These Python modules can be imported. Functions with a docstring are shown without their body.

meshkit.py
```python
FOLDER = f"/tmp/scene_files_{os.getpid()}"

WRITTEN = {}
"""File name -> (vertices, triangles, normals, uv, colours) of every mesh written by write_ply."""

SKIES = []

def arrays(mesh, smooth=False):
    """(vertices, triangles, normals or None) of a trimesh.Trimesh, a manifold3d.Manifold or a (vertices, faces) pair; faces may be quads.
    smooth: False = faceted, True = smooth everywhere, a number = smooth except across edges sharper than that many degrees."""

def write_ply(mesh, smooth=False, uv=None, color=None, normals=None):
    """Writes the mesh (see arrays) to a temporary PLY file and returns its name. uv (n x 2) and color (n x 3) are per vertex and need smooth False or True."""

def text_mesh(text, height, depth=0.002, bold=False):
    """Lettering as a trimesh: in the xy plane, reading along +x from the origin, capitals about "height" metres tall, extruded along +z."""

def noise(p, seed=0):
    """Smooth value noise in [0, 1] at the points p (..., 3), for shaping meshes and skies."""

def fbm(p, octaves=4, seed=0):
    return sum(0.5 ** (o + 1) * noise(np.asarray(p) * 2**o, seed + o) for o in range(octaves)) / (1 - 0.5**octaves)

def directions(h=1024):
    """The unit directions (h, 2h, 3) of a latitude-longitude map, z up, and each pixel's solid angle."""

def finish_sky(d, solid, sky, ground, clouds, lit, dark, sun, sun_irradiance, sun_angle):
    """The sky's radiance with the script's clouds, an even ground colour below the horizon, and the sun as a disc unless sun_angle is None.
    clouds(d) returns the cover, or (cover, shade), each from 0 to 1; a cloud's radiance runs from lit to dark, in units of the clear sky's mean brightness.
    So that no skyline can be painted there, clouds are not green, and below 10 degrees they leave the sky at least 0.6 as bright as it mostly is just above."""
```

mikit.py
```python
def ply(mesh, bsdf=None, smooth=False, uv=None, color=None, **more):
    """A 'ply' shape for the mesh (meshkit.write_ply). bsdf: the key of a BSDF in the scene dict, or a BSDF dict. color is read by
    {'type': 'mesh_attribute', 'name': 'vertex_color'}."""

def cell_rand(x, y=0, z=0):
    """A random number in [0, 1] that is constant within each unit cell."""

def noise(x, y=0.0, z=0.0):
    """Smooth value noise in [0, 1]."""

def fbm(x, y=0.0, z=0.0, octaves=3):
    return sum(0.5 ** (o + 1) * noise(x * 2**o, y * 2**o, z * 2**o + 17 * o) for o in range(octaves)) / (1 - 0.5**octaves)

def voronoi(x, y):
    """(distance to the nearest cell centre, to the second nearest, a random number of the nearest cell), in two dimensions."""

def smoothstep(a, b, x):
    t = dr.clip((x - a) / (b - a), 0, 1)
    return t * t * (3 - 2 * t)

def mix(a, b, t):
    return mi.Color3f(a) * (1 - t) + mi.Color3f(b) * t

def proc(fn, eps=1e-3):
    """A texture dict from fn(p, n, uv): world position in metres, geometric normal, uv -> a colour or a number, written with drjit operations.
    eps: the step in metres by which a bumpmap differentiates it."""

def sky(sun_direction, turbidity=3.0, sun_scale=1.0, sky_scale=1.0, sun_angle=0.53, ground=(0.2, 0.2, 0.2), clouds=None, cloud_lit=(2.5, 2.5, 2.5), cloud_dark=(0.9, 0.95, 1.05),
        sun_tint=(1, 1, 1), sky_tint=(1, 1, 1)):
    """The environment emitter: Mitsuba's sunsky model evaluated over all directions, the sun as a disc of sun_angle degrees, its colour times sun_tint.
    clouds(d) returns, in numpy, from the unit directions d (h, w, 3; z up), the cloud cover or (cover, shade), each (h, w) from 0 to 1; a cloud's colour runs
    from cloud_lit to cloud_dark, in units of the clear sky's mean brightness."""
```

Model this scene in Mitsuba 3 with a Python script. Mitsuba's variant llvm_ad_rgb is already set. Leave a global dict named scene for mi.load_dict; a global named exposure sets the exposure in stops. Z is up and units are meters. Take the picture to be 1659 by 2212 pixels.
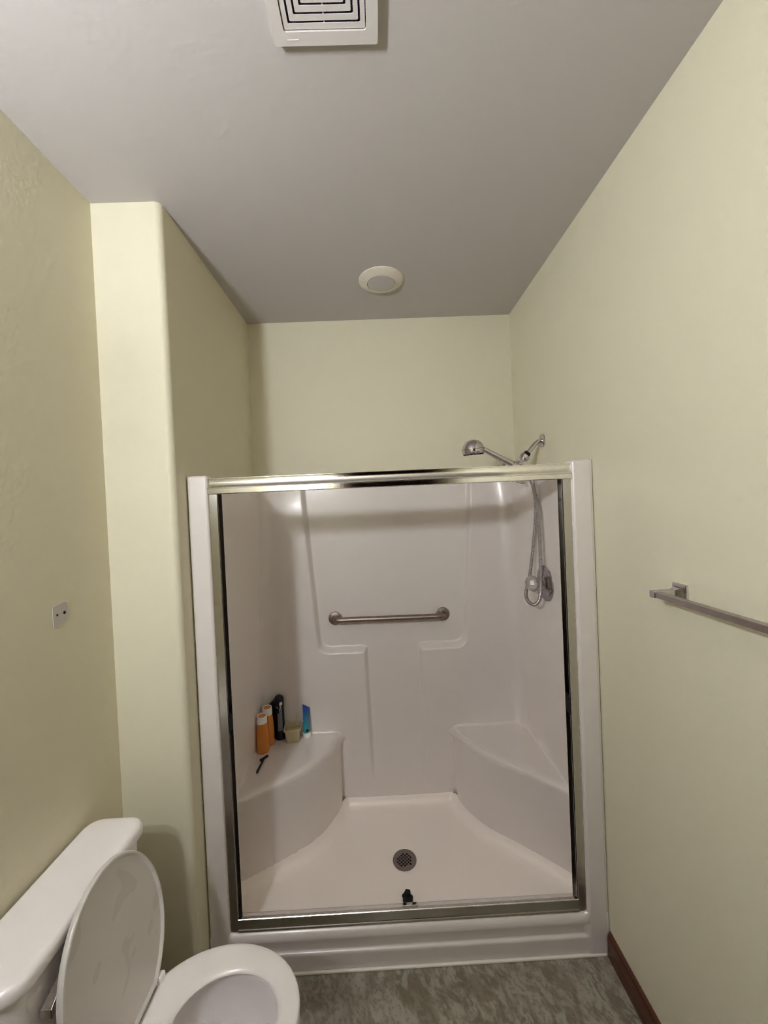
import math, numpy as np, trimesh, shapely, drjit as dr, mitsuba as mi, mikit, meshkit
from scipy.interpolate import CubicSpline
from scipy.spatial import cKDTree
import manifold3d as m3
from mikit import ply, proc, noise, fbm, smoothstep, mix

T = mi.ScalarTransform4f
rng = np.random.default_rng(7)
scene, labels = {'type': 'scene'}, {}

# ------------------------------------------------------------------ camera
EYE = np.array([0.0, 0.0, 1.752])
YAW, PITCH, ROLL, FPX = 0.0158, -0.0134, -0.0442, 830.3
_f = np.array([math.sin(YAW) * math.cos(PITCH), math.cos(YAW) * math.cos(PITCH), math.sin(PITCH)])
_r = np.array([math.cos(YAW), -math.sin(YAW), 0.0])
_u = np.cross(_r, _f)
UP = -math.sin(ROLL) * _r + math.cos(ROLL) * _u
scene['camera'] = {'type': 'perspective', 'fov': 2 * math.degrees(math.atan(1659 / 2 / FPX)), 'fov_axis': 'x', 'near_clip': 0.02, 'far_clip': 50,
                   'to_world': T().look_at(origin=EYE.tolist(), target=(EYE + _f).tolist(), up=UP.tolist())}
exposure = 0.0
# the room's only lamp in use is the vanity light (two frosted globes) on the left wall, built below
LAMP = (530.0, 548.0, 592.0)
LAMP_Y, LAMP_Z = -0.165, 2.24

# ------------------------------------------------------------------ room dimensions
XL, XA, XR = -0.943, -0.7055, 0.8145
YW, YJ, YB, YF = 1.353, 1.434, 2.2425, -0.70
ZC = 2.84

# ------------------------------------------------------------------ materials
def rgb(*c): return {'type': 'rgb', 'value': list(c)}
def princ(color, rough=0.5, spec=0.5, metal=0.0, **kw):
    return {'type': 'twosided', 'b': {'type': 'principled', 'base_color': color if isinstance(color, dict) else rgb(*color), 'roughness': rough, 'specular': spec, 'metallic': metal, **kw}}
def metal(name, mat, rough, tint=(1, 1, 1)):
    scene[name] = {'type': 'twosided', 'b': {'type': 'roughconductor', 'material': mat, 'alpha': rough, 'specular_reflectance': rgb(*tint)}}

def orange_peel(p, n, uv):
    return 0.0008 * fbm(p.x * 130, p.y * 130, p.z * 130, 2)
def ceiling_peel(p, n, uv):
    return 0.0009 * fbm(p.x * 110, p.y * 110, p.z * 110, 2)
def bumped(inner, fn):
    return {'type': 'twosided', 'b': {'type': 'bumpmap', 'scale': 1.0, 'tex': proc(fn, 2e-3), 'inner': inner}}
scene['wall_paint'] = bumped({'type': 'principled', 'base_color': rgb(0.60, 0.567, 0.435), 'roughness': 0.55, 'specular': 0.3}, orange_peel)
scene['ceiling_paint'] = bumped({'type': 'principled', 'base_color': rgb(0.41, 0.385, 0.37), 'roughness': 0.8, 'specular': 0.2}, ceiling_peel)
scene['hall_paint'] = princ((0.12, 0.09, 0.085), 0.7, 0.2)

def vinyl_color(p, n, uv):
    wx = p.x + 0.045 * fbm(p.x * 16, p.y * 16, 3.1, 3)
    wy = p.y + 0.045 * fbm(p.x * 16, p.y * 16, 8.7, 3)
    a = fbm(wx * 26 + wy * 10, wy * 17 - wx * 6, 1.0, 4)
    b = fbm(wx * 95 + wy * 30, wy * 60, 5.0, 3)
    c = mix((0.152, 0.132, 0.097), (0.305, 0.277, 0.233), smoothstep(0.30, 0.68, 0.55 * a + 0.45 * b))
    g = smoothstep(0.54, 0.68, fbm(wx * 11 + 3, wy * 11, 12.0, 3)) * smoothstep(0.35, 0.6, b)
    c = mix(c, (0.288, 0.295, 0.245), 0.75 * g)
    d = smoothstep(0.60, 0.72, fbm(wx * 13 + wy * 5 + 9, wy * 8, 31.0, 3))
    c = mix(c, (0.152, 0.127, 0.088), 0.6 * d)
    k = smoothstep(0.64, 0.72, fbm(p.x * 150 + p.y * 40, p.y * 110, 40.0, 2))
    return mix(c, (0.117, 0.100, 0.076), 0.45 * k)
scene['vinyl'] = princ(proc(vinyl_color), 0.35, 0.4)

def wood_color(p, n, uv):
    g = fbm(p.x * 90, p.y * 5, p.z * 120, 3)
    return mix((0.030, 0.0070, 0.0025), (0.075, 0.021, 0.0075), smoothstep(0.3, 0.75, g))
scene['dark_wood'] = princ(proc(wood_color), 0.35, 0.4)

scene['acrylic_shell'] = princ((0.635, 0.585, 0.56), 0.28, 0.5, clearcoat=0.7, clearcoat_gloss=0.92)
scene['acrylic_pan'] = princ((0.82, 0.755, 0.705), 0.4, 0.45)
scene['caulk'] = princ((0.72, 0.69, 0.63), 0.5, 0.4)
scene['wall_bead'] = princ((0.52, 0.48, 0.40), 0.6, 0.3)
scene['porcelain'] = princ((0.84, 0.80, 0.80), 0.12, 0.5, clearcoat=0.8, clearcoat_gloss=0.97)
scene['seat_plastic'] = princ((0.84, 0.80, 0.79), 0.22, 0.5, clearcoat=0.4, clearcoat_gloss=0.95)
def lid_color(p, n, uv):
    s = smoothstep(0.66, 0.70, fbm(p.y * 17 + p.z * 9 + 1.3, p.z * 20 - p.y * 13, 2.0, 2))
    return mix((0.60, 0.57, 0.54), (0.48, 0.455, 0.43), 0.5 * s)
scene['lid_plastic'] = princ(proc(lid_color), 0.25, 0.45)
scene['white_plastic'] = princ((0.82, 0.80, 0.77), 0.4, 0.45)
scene['cream_plastic'] = princ((0.60, 0.555, 0.475), 0.45, 0.4)
scene['lens_plastic'] = princ((0.43, 0.41, 0.405), 0.5, 0.4)
scene['black_plastic'] = princ((0.004, 0.004, 0.005), 0.4, 0.22)
scene['black_rubber'] = princ((0.006, 0.006, 0.006), 0.8, 0.2)
metal('chrome', 'Cr', 0.03, (0.92, 0.92, 0.90))
metal('hose_chrome', 'Cr', 0.07, (0.72, 0.71, 0.68))
metal('bright_track', 'Al', 0.025, (0.86, 0.85, 0.82))
metal('track_metal', 'Al', 0.09, (0.60, 0.59, 0.56))
metal('satin_steel', 'Cr', 0.20, (0.40, 0.34, 0.29))
metal('valve_chrome', 'Cr', 0.04, (0.62, 0.60, 0.60))
metal('nickel', 'Cr', 0.2, (0.72, 0.68, 0.62))
metal('drain_metal', 'Cr', 0.35, (0.36, 0.32, 0.29))
metal('towel_metal', 'Cr', 0.12, (0.78, 0.75, 0.70))
scene['clear_acrylic'] = {'type': 'blendbsdf', 'weight': 0.4, 'a': {'type': 'roughdielectric', 'int_ior': 1.49, 'ext_ior': 1.0, 'alpha': 0.09}, 'b': {'type': 'twosided', 'b': {'type': 'diffuse', 'reflectance': rgb(0.42, 0.39, 0.35)}}}
scene['water_clear'] = {'type': 'dielectric', 'int_ior': 1.33, 'ext_ior': 1.0}
scene['orange_plastic'] = princ((0.52, 0.175, 0.022), 0.35, 0.5)
scene['orange_top'] = princ((0.50, 0.20, 0.09), 0.45, 0.4)
scene['navy_black'] = princ((0.005, 0.004, 0.009), 0.35, 0.25)
scene['slate_label'] = princ((0.13, 0.125, 0.15), 0.4, 0.4)
scene['print_white'] = princ((0.75, 0.74, 0.74), 0.5, 0.3)
def tube_color(p, n, uv):
    t = smoothstep(0.52, 0.655, p.z)
    return mix((0.02, 0.22, 0.26), (0.012, 0.045, 0.23), t)
scene['tube_blue'] = princ(proc(tube_color), 0.3, 0.5)
scene['tube_print'] = princ((0.10, 0.22, 0.45), 0.4, 0.4)
scene['tub_cloudy'] = {'type': 'blendbsdf', 'weight': 0.5, 'a': {'type': 'thindielectric', 'int_ior': 1.45}, 'b': {'type': 'twosided', 'b': {'type': 'diffuse', 'reflectance': rgb(0.60, 0.53, 0.38)}}}
scene['tub_contents'] = princ((0.42, 0.34, 0.16), 0.7, 0.2)
scene['vent_plastic'] = princ((0.52, 0.49, 0.465), 0.4, 0.45)
scene['vent_dark'] = princ((0.035, 0.028, 0.07), 0.6, 0.2)
scene['spackle'] = princ((0.46, 0.43, 0.40), 0.8, 0.1)
scene['hole_dark'] = princ((0.012, 0.009, 0.007), 0.9, 0.1)

# ------------------------------------------------------------------ helpers
def numbered(key):
    if not any(k == key or k.startswith(key + '__') for k in scene): return key
    i = 1
    while any(k == f'{key}_{i:03d}' or k.startswith(f'{key}_{i:03d}__') for k in scene): i += 1
    return f'{key}_{i:03d}'
def obj(name, mesh, mat, parent=None, smooth=35, label=None, **more):
    key = numbered(parent + '__' + name if parent else name)
    scene[key] = ply(mesh, mat, smooth=smooth, **more)
    if label: labels[key] = {'label': label}
    return key
def thing(name, label, cat, group=None, kind=None):
    key = numbered(name)
    labels[key] = {'label': label, 'category': cat}
    if group: labels[key]['group'] = group
    if kind: labels[key]['kind'] = kind
    return key
def struct(name, mesh, mat, label, cat, smooth=35):
    key = obj(name, mesh, mat, None, smooth)
    labels[key] = {'label': label, 'category': cat, 'kind': 'structure'}
    return key

def box(x0, x1, y0, y1, z0, z1):
    return trimesh.creation.box(extents=(x1 - x0, y1 - y0, z1 - z0), transform=trimesh.transformations.translation_matrix(((x0 + x1) / 2, (y0 + y1) / 2, (z0 + z1) / 2)))
def cat(*ms): return trimesh.util.concatenate([x for x in ms])
def tm(man):
    g = man.to_mesh(); return trimesh.Trimesh(g.vert_properties[:, :3], g.tri_verts, process=False)
def mf(mesh):
    mesh = mesh.copy(); mesh.merge_vertices()
    return m3.Manifold(m3.Mesh(np.asarray(mesh.vertices, np.float32), np.asarray(mesh.faces, np.uint32)))
def rbox(x0, x1, y0, y1, z0, z1, r=0.003, seg=12):
    """box with rounded edges and corners: the hull of eight spheres"""
    r = min(r, (x1 - x0) / 2.01, (y1 - y0) / 2.01, (z1 - z0) / 2.01)
    s = m3.Manifold.sphere(r, seg)
    return tm(m3.Manifold.batch_hull([s.translate((x, y, z)) for x in (x0 + r, x1 - r) for y in (y0 + r, y1 - r) for z in (z0 + r, z1 - r)]))
def extrude_x(poly, x0, x1):
    """profile of (y, z) points swept along x"""
    m = trimesh.creation.extrude_polygon(shapely.Polygon(poly).buffer(0), x1 - x0, engine='earcut')
    v = m.vertices.copy(); m.vertices = np.c_[v[:, 2] + x0, v[:, 0], v[:, 1]]
    return m
def extrude_z(poly, z0, z1):
    m = trimesh.creation.extrude_polygon(poly if hasattr(poly, 'geom_type') else shapely.Polygon(poly), z1 - z0, engine='earcut')
    m.apply_translation((0, 0, z0)); return m
def grid_faces(nu, nv, closed_v=False):
    i, j = np.meshgrid(np.arange(nu - 1), np.arange(nv if closed_v else nv - 1), indexing='ij')
    a, b = (i * nv + j).ravel(), (i * nv + (j + 1) % nv).ravel()
    q = np.c_[a, b, b + nv, a + nv]
    return np.vstack([q[:, [0, 1, 2]], q[:, [0, 2, 3]]])
def loft(rings, cap0=True, cap1=True):
    """closed rings (m, n, 3) joined into one surface"""
    rings = np.asarray(rings, float); m, n = rings.shape[:2]
    v, f = rings.reshape(-1, 3), grid_faces(m, n, True)
    extra = []
    if cap0:
        v = np.vstack([v, rings[0].mean(0)]); c = len(v) - 1
        j = np.arange(n); extra.append(np.c_[np.full(n, c), (j + 1) % n, j])
    if cap1:
        v = np.vstack([v, rings[-1].mean(0)]); c = len(v) - 1
        j = np.arange(n) + (m - 1) * n; extra.append(np.c_[np.full(n, c), j, (np.arange(n) + 1) % n + (m - 1) * n])
    t = trimesh.Trimesh(v, np.vstack([f] + extra), process=False)
    return t
def tube(points, radius, sides=14, caps=True):
    p = np.asarray(points, float); n = len(p)
    t = np.gradient(p, axis=0); t /= np.linalg.norm(t, axis=1, keepdims=True)
    a = np.cross(t[0], (0, 0, 1.0) if abs(t[0][2]) < 0.9 else (1.0, 0, 0)); a /= np.linalg.norm(a)
    fr = []
    for k in range(n):
        a = a - t[k] * (a @ t[k]); a /= np.linalg.norm(a); fr.append((a, np.cross(t[k], a)))
    A, B = np.array([x[0] for x in fr]), np.array([x[1] for x in fr])
    ang = np.arange(sides) / sides * 2 * np.pi
    r = np.broadcast_to(np.asarray(radius, float), (n,))[:, None, None]
    rings = p[:, None] + r * (np.cos(ang)[None, :, None] * A[:, None] + np.sin(ang)[None, :, None] * B[:, None])
    return loft(rings, caps, caps)
def spline(pts, n):
    pts = np.asarray(pts, float)
    s = np.r_[0, np.cumsum(np.linalg.norm(np.diff(pts, axis=0), axis=1))]
    c = CubicSpline(s, pts); d = c(np.linspace(0, s[-1], n * 4))
    q = np.r_[0, np.cumsum(np.linalg.norm(np.diff(d, axis=0), axis=1))]
    return np.stack([np.interp(np.linspace(0, q[-1], n), q, d[:, k]) for k in range(d.shape[1])], 1)
def basis(axis):
    w = np.asarray(axis, float); w = w / np.linalg.norm(w)
    a = np.cross((0, 0, 1.0) if abs(w[2]) < 0.9 else (0, 1.0, 0), w); a /= np.linalg.norm(a)
    return a, np.cross(w, a), w
def lathe(profile, origin, axis=(0, 0, 1), n=48, sides=None):
    """(radius, height) profile turned about an axis"""
    a, b, w = basis(axis); pr = np.asarray(profile, float); n = sides or n
    ang = np.arange(n) / n * 2 * np.pi
    rings = np.asarray(origin, float) + pr[:, None, :1] * (np.cos(ang)[None, :, None] * a + np.sin(ang)[None, :, None] * b) + pr[:, None, 1:] * w
    return loft(rings, pr[0, 0] > 1e-6, pr[-1, 0] > 1e-6)
def rounded_rect(w, d, r, n=8):
    q = []
    for cx, cy, a0 in ((w / 2 - r, d / 2 - r, 0), (-w / 2 + r, d / 2 - r, 90), (-w / 2 + r, -d / 2 + r, 180), (w / 2 - r, -d / 2 + r, 270)):
        for k in range(n):
            a = math.radians(a0 + 90 * k / (n - 1)); q.append((cx + r * math.cos(a), cy + r * math.sin(a)))
    return np.array(q)
def rotz(mesh, deg, at):
    mesh.apply_transform(trimesh.transformations.rotation_matrix(math.radians(deg), (0, 0, 1), at)); return mesh
def smst(a, b, x):
    t = np.clip((x - a) / (b - a), 0, 1); return t * t * (3 - 2 * t)

# ------------------------------------------------------------------ the room
struct('floor', box(-1.1, 0.95, YF - 0.1, 2.4, -0.06, 0.0), 'vinyl', 'grey brown marbled sheet vinyl floor in front of the shower', 'floor')
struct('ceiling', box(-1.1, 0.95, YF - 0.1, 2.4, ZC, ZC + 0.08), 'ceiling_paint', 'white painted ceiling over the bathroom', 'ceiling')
struct('wall_left', box(XL - 0.1, XL, YF - 0.1, 2.4, 0, ZC), 'wall_paint', 'cream painted wall on the left behind the toilet tank', 'wall')
struct('wall_right', box(XR, XR + 0.1, YF - 0.1, 2.4, 0, ZC), 'wall_paint', 'cream painted wall on the right carrying the towel bar', 'wall')
struct('wall_back', box(XA - 0.05, XR, YB, YB + 0.12, 0, ZC), 'wall_paint', 'cream painted wall above the back of the shower stall', 'wall')
pw, rr = [(XL, YB + 0.12), (XL, YW)], 0.022
for k in range(9):
    a = math.radians(-90 + 90 * k / 8); pw.append((XA - rr + rr * math.cos(a), YW + rr + rr * math.sin(a)))
pw += [(XA, YB + 0.12)]
struct('wall_partition', extrude_z(pw, 0, ZC), 'wall_paint', 'cream wing wall with rounded corner between toilet and shower', 'wall', smooth=30)
# behind the camera: a wall with an open doorway to a dark hall
struct('wall_front', cat(box(XL, -0.32, YF - 0.1, YF, 0, ZC), box(0.64, XR, YF - 0.1, YF, 0, ZC), box(-0.32, 0.64, YF - 0.1, YF, 2.13, ZC)), 'wall_paint', 'cream painted wall with the doorway opposite the shower', 'wall')
struct('trim_1', cat(rbox(-0.385, -0.32, YF - 0.11, YF + 0.015, 0, 2.195), rbox(0.64, 0.705, YF - 0.11, YF + 0.015, 0, 2.195), rbox(-0.32, 0.64, YF - 0.11, YF + 0.015, 2.13, 2.195)), 'dark_wood', 'dark stained wooden casing around the doorway', 'door casing')
struct('wall_hall', cat(box(-1.2, 1.2, -3.6, -3.5, 0, 2.5), box(-1.3, -1.2, -3.6, YF - 0.1, 0, 2.5), box(1.2, 1.3, -3.6, YF - 0.1, 0, 2.5), box(-1.3, 1.3, -3.6, YF - 0.1, 2.5, 2.6), box(-1.3, 1.3, -3.6, YF - 0.1, -0.06, 0.0)), 'hall_paint', 'dark unlit hallway beyond the doorway', 'hallway')
prof = [(0, 0), (0.013, 0), (0.013, 0.075), (0.010, 0.088), (0.005, 0.096), (0, 0.098)]
def base_along_y(x, sgn, y0, y1):
    m = trimesh.creation.extrude_polygon(shapely.Polygon(prof), y1 - y0, engine='earcut')
    v = m.vertices.copy(); m.vertices = np.c_[x + sgn * v[:, 0], v[:, 2] + y0, v[:, 1]]
    m.fix_normals(); return m
struct('baseboard_right', base_along_y(XR, -1, YF, YJ - 0.004), 'dark_wood', 'dark reddish brown wooden baseboard along the right wall', 'baseboard')
struct('baseboard_left', base_along_y(XL, 1, YF, YW), 'dark_wood', 'dark reddish brown wooden baseboard behind the toilet', 'baseboard')

# bare patch in the left wall where a fixture was removed
k = thing('drywall_patch', 'small square unpainted scar with two screw holes on the left wall', 'wall patch')
ol = np.array([(1.112, 1.507), (1.150, 1.513), (1.163, 1.508), (1.164, 1.466), (1.157, 1.456), (1.122, 1.443), (1.113, 1.446), (1.111, 1.478)])
m = trimesh.creation.extrude_polygon(shapely.Polygon(ol).buffer(-0.003).buffer(0.003), 0.0012, engine='earcut'); v = m.vertices.copy()
m.vertices = np.c_[XL + v[:, 2], v[:, 0], v[:, 1]]; m.fix_normals(); obj('plate', m, 'spackle', k, smooth=False)
for (y, z, r) in ((1.152, 1.481, 0.0048), (1.126, 1.4805, 0.0034)):
    obj('screw_hole', lathe([(r * .9, 0), (r, 0.0008), (r * .6, 0.0016), (0, 0.0016)], (XL + 0.0004, y, z), (1, 0, 0), 14), 'hole_dark', k, label='dark ragged screw hole')

# ------------------------------------------------------------------ shower stall
S = thing('shower_stall', 'one piece white moulded shower stall with two corner seats in the alcove', 'shower stall')
def xl(z): return max(-0.7005, -0.70 + 0.05 * (z - 0.48) / 1.4)
def xr(z): return 0.79 - 0.045 * (z - 0.48) / 1.4
YBK, DT, RC, ZTOP = 2.215, 0.042, 0.075, 1.893
def ae(z, k): return 0.08 + (0.11 if k == 0 else 0.03) * float(smst(0.8, 1.75, z))
def flare(z): return 0.020 * np.clip((z - 1.70) / 0.19, 0, 1) ** 2
YT = YBK - DT
recess = shapely.Polygon([(-0.436, 2.1), (-0.421, 1.84), (-0.372, 1.06), (-0.3625, 0.945), (-0.104, 0.945), (-0.086, 0.0), (0.193, 0.0), (0.208, 0.945), (0.463, 0.945), (0.472, 1.06), (0.525, 1.84), (0.543, 2.1)])
_up = shapely.Polygon([(-0.436, 2.1), (-0.421, 1.84), (-0.372, 1.06), (-0.3625, 0.945), (0.463, 0.945), (0.472, 1.06), (0.525, 1.84), (0.543, 2.1)]).buffer(-0.055).buffer(0.055)
_col = shapely.Polygon([(-0.103, 1.2), (-0.104, 0.945), (-0.086, -0.2), (0.193, -0.2), (0.208, 0.945), (0.207, 1.2)])
recess = _up.union(_col).buffer(0.006).buffer(-0.006)
edge = recess.boundary
nz, nb = 330, 330
zs = np.linspace(0.03, ZTOP, nz)
rows = []
for z in zs:
    a, b = xl(z), xr(z)
    e0, e1, fl = ae(z, 0), ae(z, 1), 0.0
    yb = np.linspace(1.49, YT - RC, 22)
    an = np.linspace(0, np.pi / 2, 22)[1:-1]
    xb = np.linspace(a + e0, b - e1, nb)
    row = [np.c_[np.full(22, a), yb], np.c_[a + e0 - e0 * np.cos(an), YT - RC + (RC + fl) * np.sin(an)], np.c_[xb, np.full(nb, YT + fl)],
           np.c_[b - e1 + e1 * np.sin(an), YT - RC + (RC + fl) * np.cos(an)], np.c_[np.full(22, b), yb[::-1]]]
    row = np.vstack(row); rows.append(np.c_[row, np.full(len(row), z)])
P = np.array(rows); nc = P.shape[1]
c0_, c1_ = 22, 22 + 20 + nb + 20
q = P[:, c0_:c1_]; nq = c1_ - c0_
pts = shapely.points(q[..., 0].ravel(), q[..., 2].ravel())
sd = shapely.distance(edge, pts) * np.where(shapely.contains(recess, pts), 1, -1)
zz, xx = q[..., 2].ravel(), q[..., 0].ravel()
wob = 0.004 * (meshkit.noise(np.c_[xx * 28, zz * 0, zz * 0], 3) - 0.5) * (np.abs(zz - 0.94) < 0.05) * (np.abs(xx - 0.05) > 0.17)
near_ledge = smst(0.99, 0.95, zz) * smst(0.87, 0.91, zz) * (np.abs(xx - 0.05) > 0.17)
wdt = 0.011 + 0.006 * near_ledge
msk = smst(-wdt, wdt, sd + wob)
dep = DT * msk * (smst(0.12, 0.45, zz) * 0.999 + 0.001)
turn = -0.045 * np.clip(-0.42 - xx, 0, 0.14) * smst(1.2, 1.7, zz)
cols = np.arange(nq); fade = np.clip(np.minimum(cols, nq - 1 - cols) / 20, 0, 1)
dep = dep.reshape(nz, nq) + (turn.reshape(nz, nq) + (flare(zz) * (1 - msk)).reshape(nz, nq)) * fade
P[:, c0_:c1_, 1] += dep
surround = trimesh.Trimesh(P.reshape(-1, 3), grid_faces(nz, nc), process=False); surround.invert()
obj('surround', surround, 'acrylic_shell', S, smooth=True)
# flange closing the shell towards the wall at its top and towards the jambs at its front
top = P[-1][:, :2]
outer = np.c_[np.clip(top[:, 0], XA + 0.0045, XR - 0.003), top[:, 1]]
outer[:22, 0] = XA + 0.0045; outer[-22:, 0] = XR - 0.003; outer[22:-22, 1] = YB - 0.003
rim = np.stack([np.c_[top, np.full(nc, ZTOP)], np.c_[outer, np.full(nc, ZTOP)]])
rimm = trimesh.Trimesh(rim.reshape(-1, 3), grid_faces(2, nc), process=False)
obj('top_flange', rimm, 'acrylic_shell', S, smooth=False)

obj('jamb', rbox(XA + 0.0045, -0.628, YJ, 1.492, 0.0, 1.897, 0.011, 20), 'acrylic_shell', S)
obj('jamb', rbox(0.735, XR - 0.003, YJ, 1.492, 0.0, 1.897, 0.011, 20), 'acrylic_shell', S)
th = [(YJ + 0.007, 0.0), (YJ + 0.0015, 0.066), (YJ + 0.0015, 0.071), (YJ + 0.003, 0.0745), (YJ + 0.006, 0.077), (YJ + 0.010, 0.080), (YJ + 0.0125, 0.085), (YJ + 0.002, 0.124)]
for kx in range(9):
    a = math.radians(190 - 100 * kx / 8); th.append((YJ - 0.002 + 0.030 + 0.030 * math.cos(a), 0.135 + 0.030 * math.sin(a)))
th += [(1.50, 0.163), (1.52, 0.157), (1.533, 0.147), (1.54, 0.130), (1.545, 0.03), (1.545, 0.0)]
thp = np.array(th); flush = thp.copy()
flush[:, 0] = np.where(thp[:, 1] < 0.166, np.maximum(thp[:, 0], YJ + 0.0005) * (thp[:, 0] > YJ + 0.03) + (YJ + 0.0006) * (thp[:, 0] <= YJ + 0.03), thp[:, 0])
xs_ = np.r_[np.linspace(XA + 0.0045, -0.645, 6), np.linspace(-0.64, -0.60, 15), np.linspace(-0.55, 0.66, 24), np.linspace(0.705, 0.745, 15), np.linspace(0.75, XR - 0.003, 6)]
TG = []
for x_ in xs_:
    w_ = float(smst(-0.640, -0.612, x_) * smst(0.745, 0.715, x_))
    TG.append(np.c_[np.full(len(thp), x_), thp * w_ + flush * (1 - w_)])
tg = np.array(TG)
thm = trimesh.Trimesh(tg.reshape(-1, 3), grid_faces(len(xs_), len(thp)), process=False)
if (thm.face_normals[:, 1] * thm.area_faces * (thm.triangles_center[:, 1] < 1.45)).sum() > 0: thm.invert()
obj('threshold', thm, 'acrylic_shell', S, smooth=40)
bead = tube([(XA + 0.009, YJ + 0.001, 0.0045), (0.05, YJ + 0.001, 0.0045), (XR - 0.016, YJ + 0.001, 0.0045)], 0.0055, 10)
obj('caulk_bead', bead, 'caulk', S, label='white caulk line along the vinyl')
for x_ in (XA + 0.0075, XR - 0.005):
    zc_ = np.linspace(0.03 if x_ < 0 else 0.105, 1.895, 240)
    wv = meshkit.noise(np.c_[zc_ * 22, zc_ * 0 + x_, zc_ * 0], 5)
    obj('caulk_bead', tube(np.c_[np.full(240, x_), YJ + 0.004 + 0.002 * wv, zc_], 0.0022 + 0.0022 * wv, 8), 'wall_bead', S, smooth=True, label='lumpy painted caulk beside the jamb')

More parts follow.
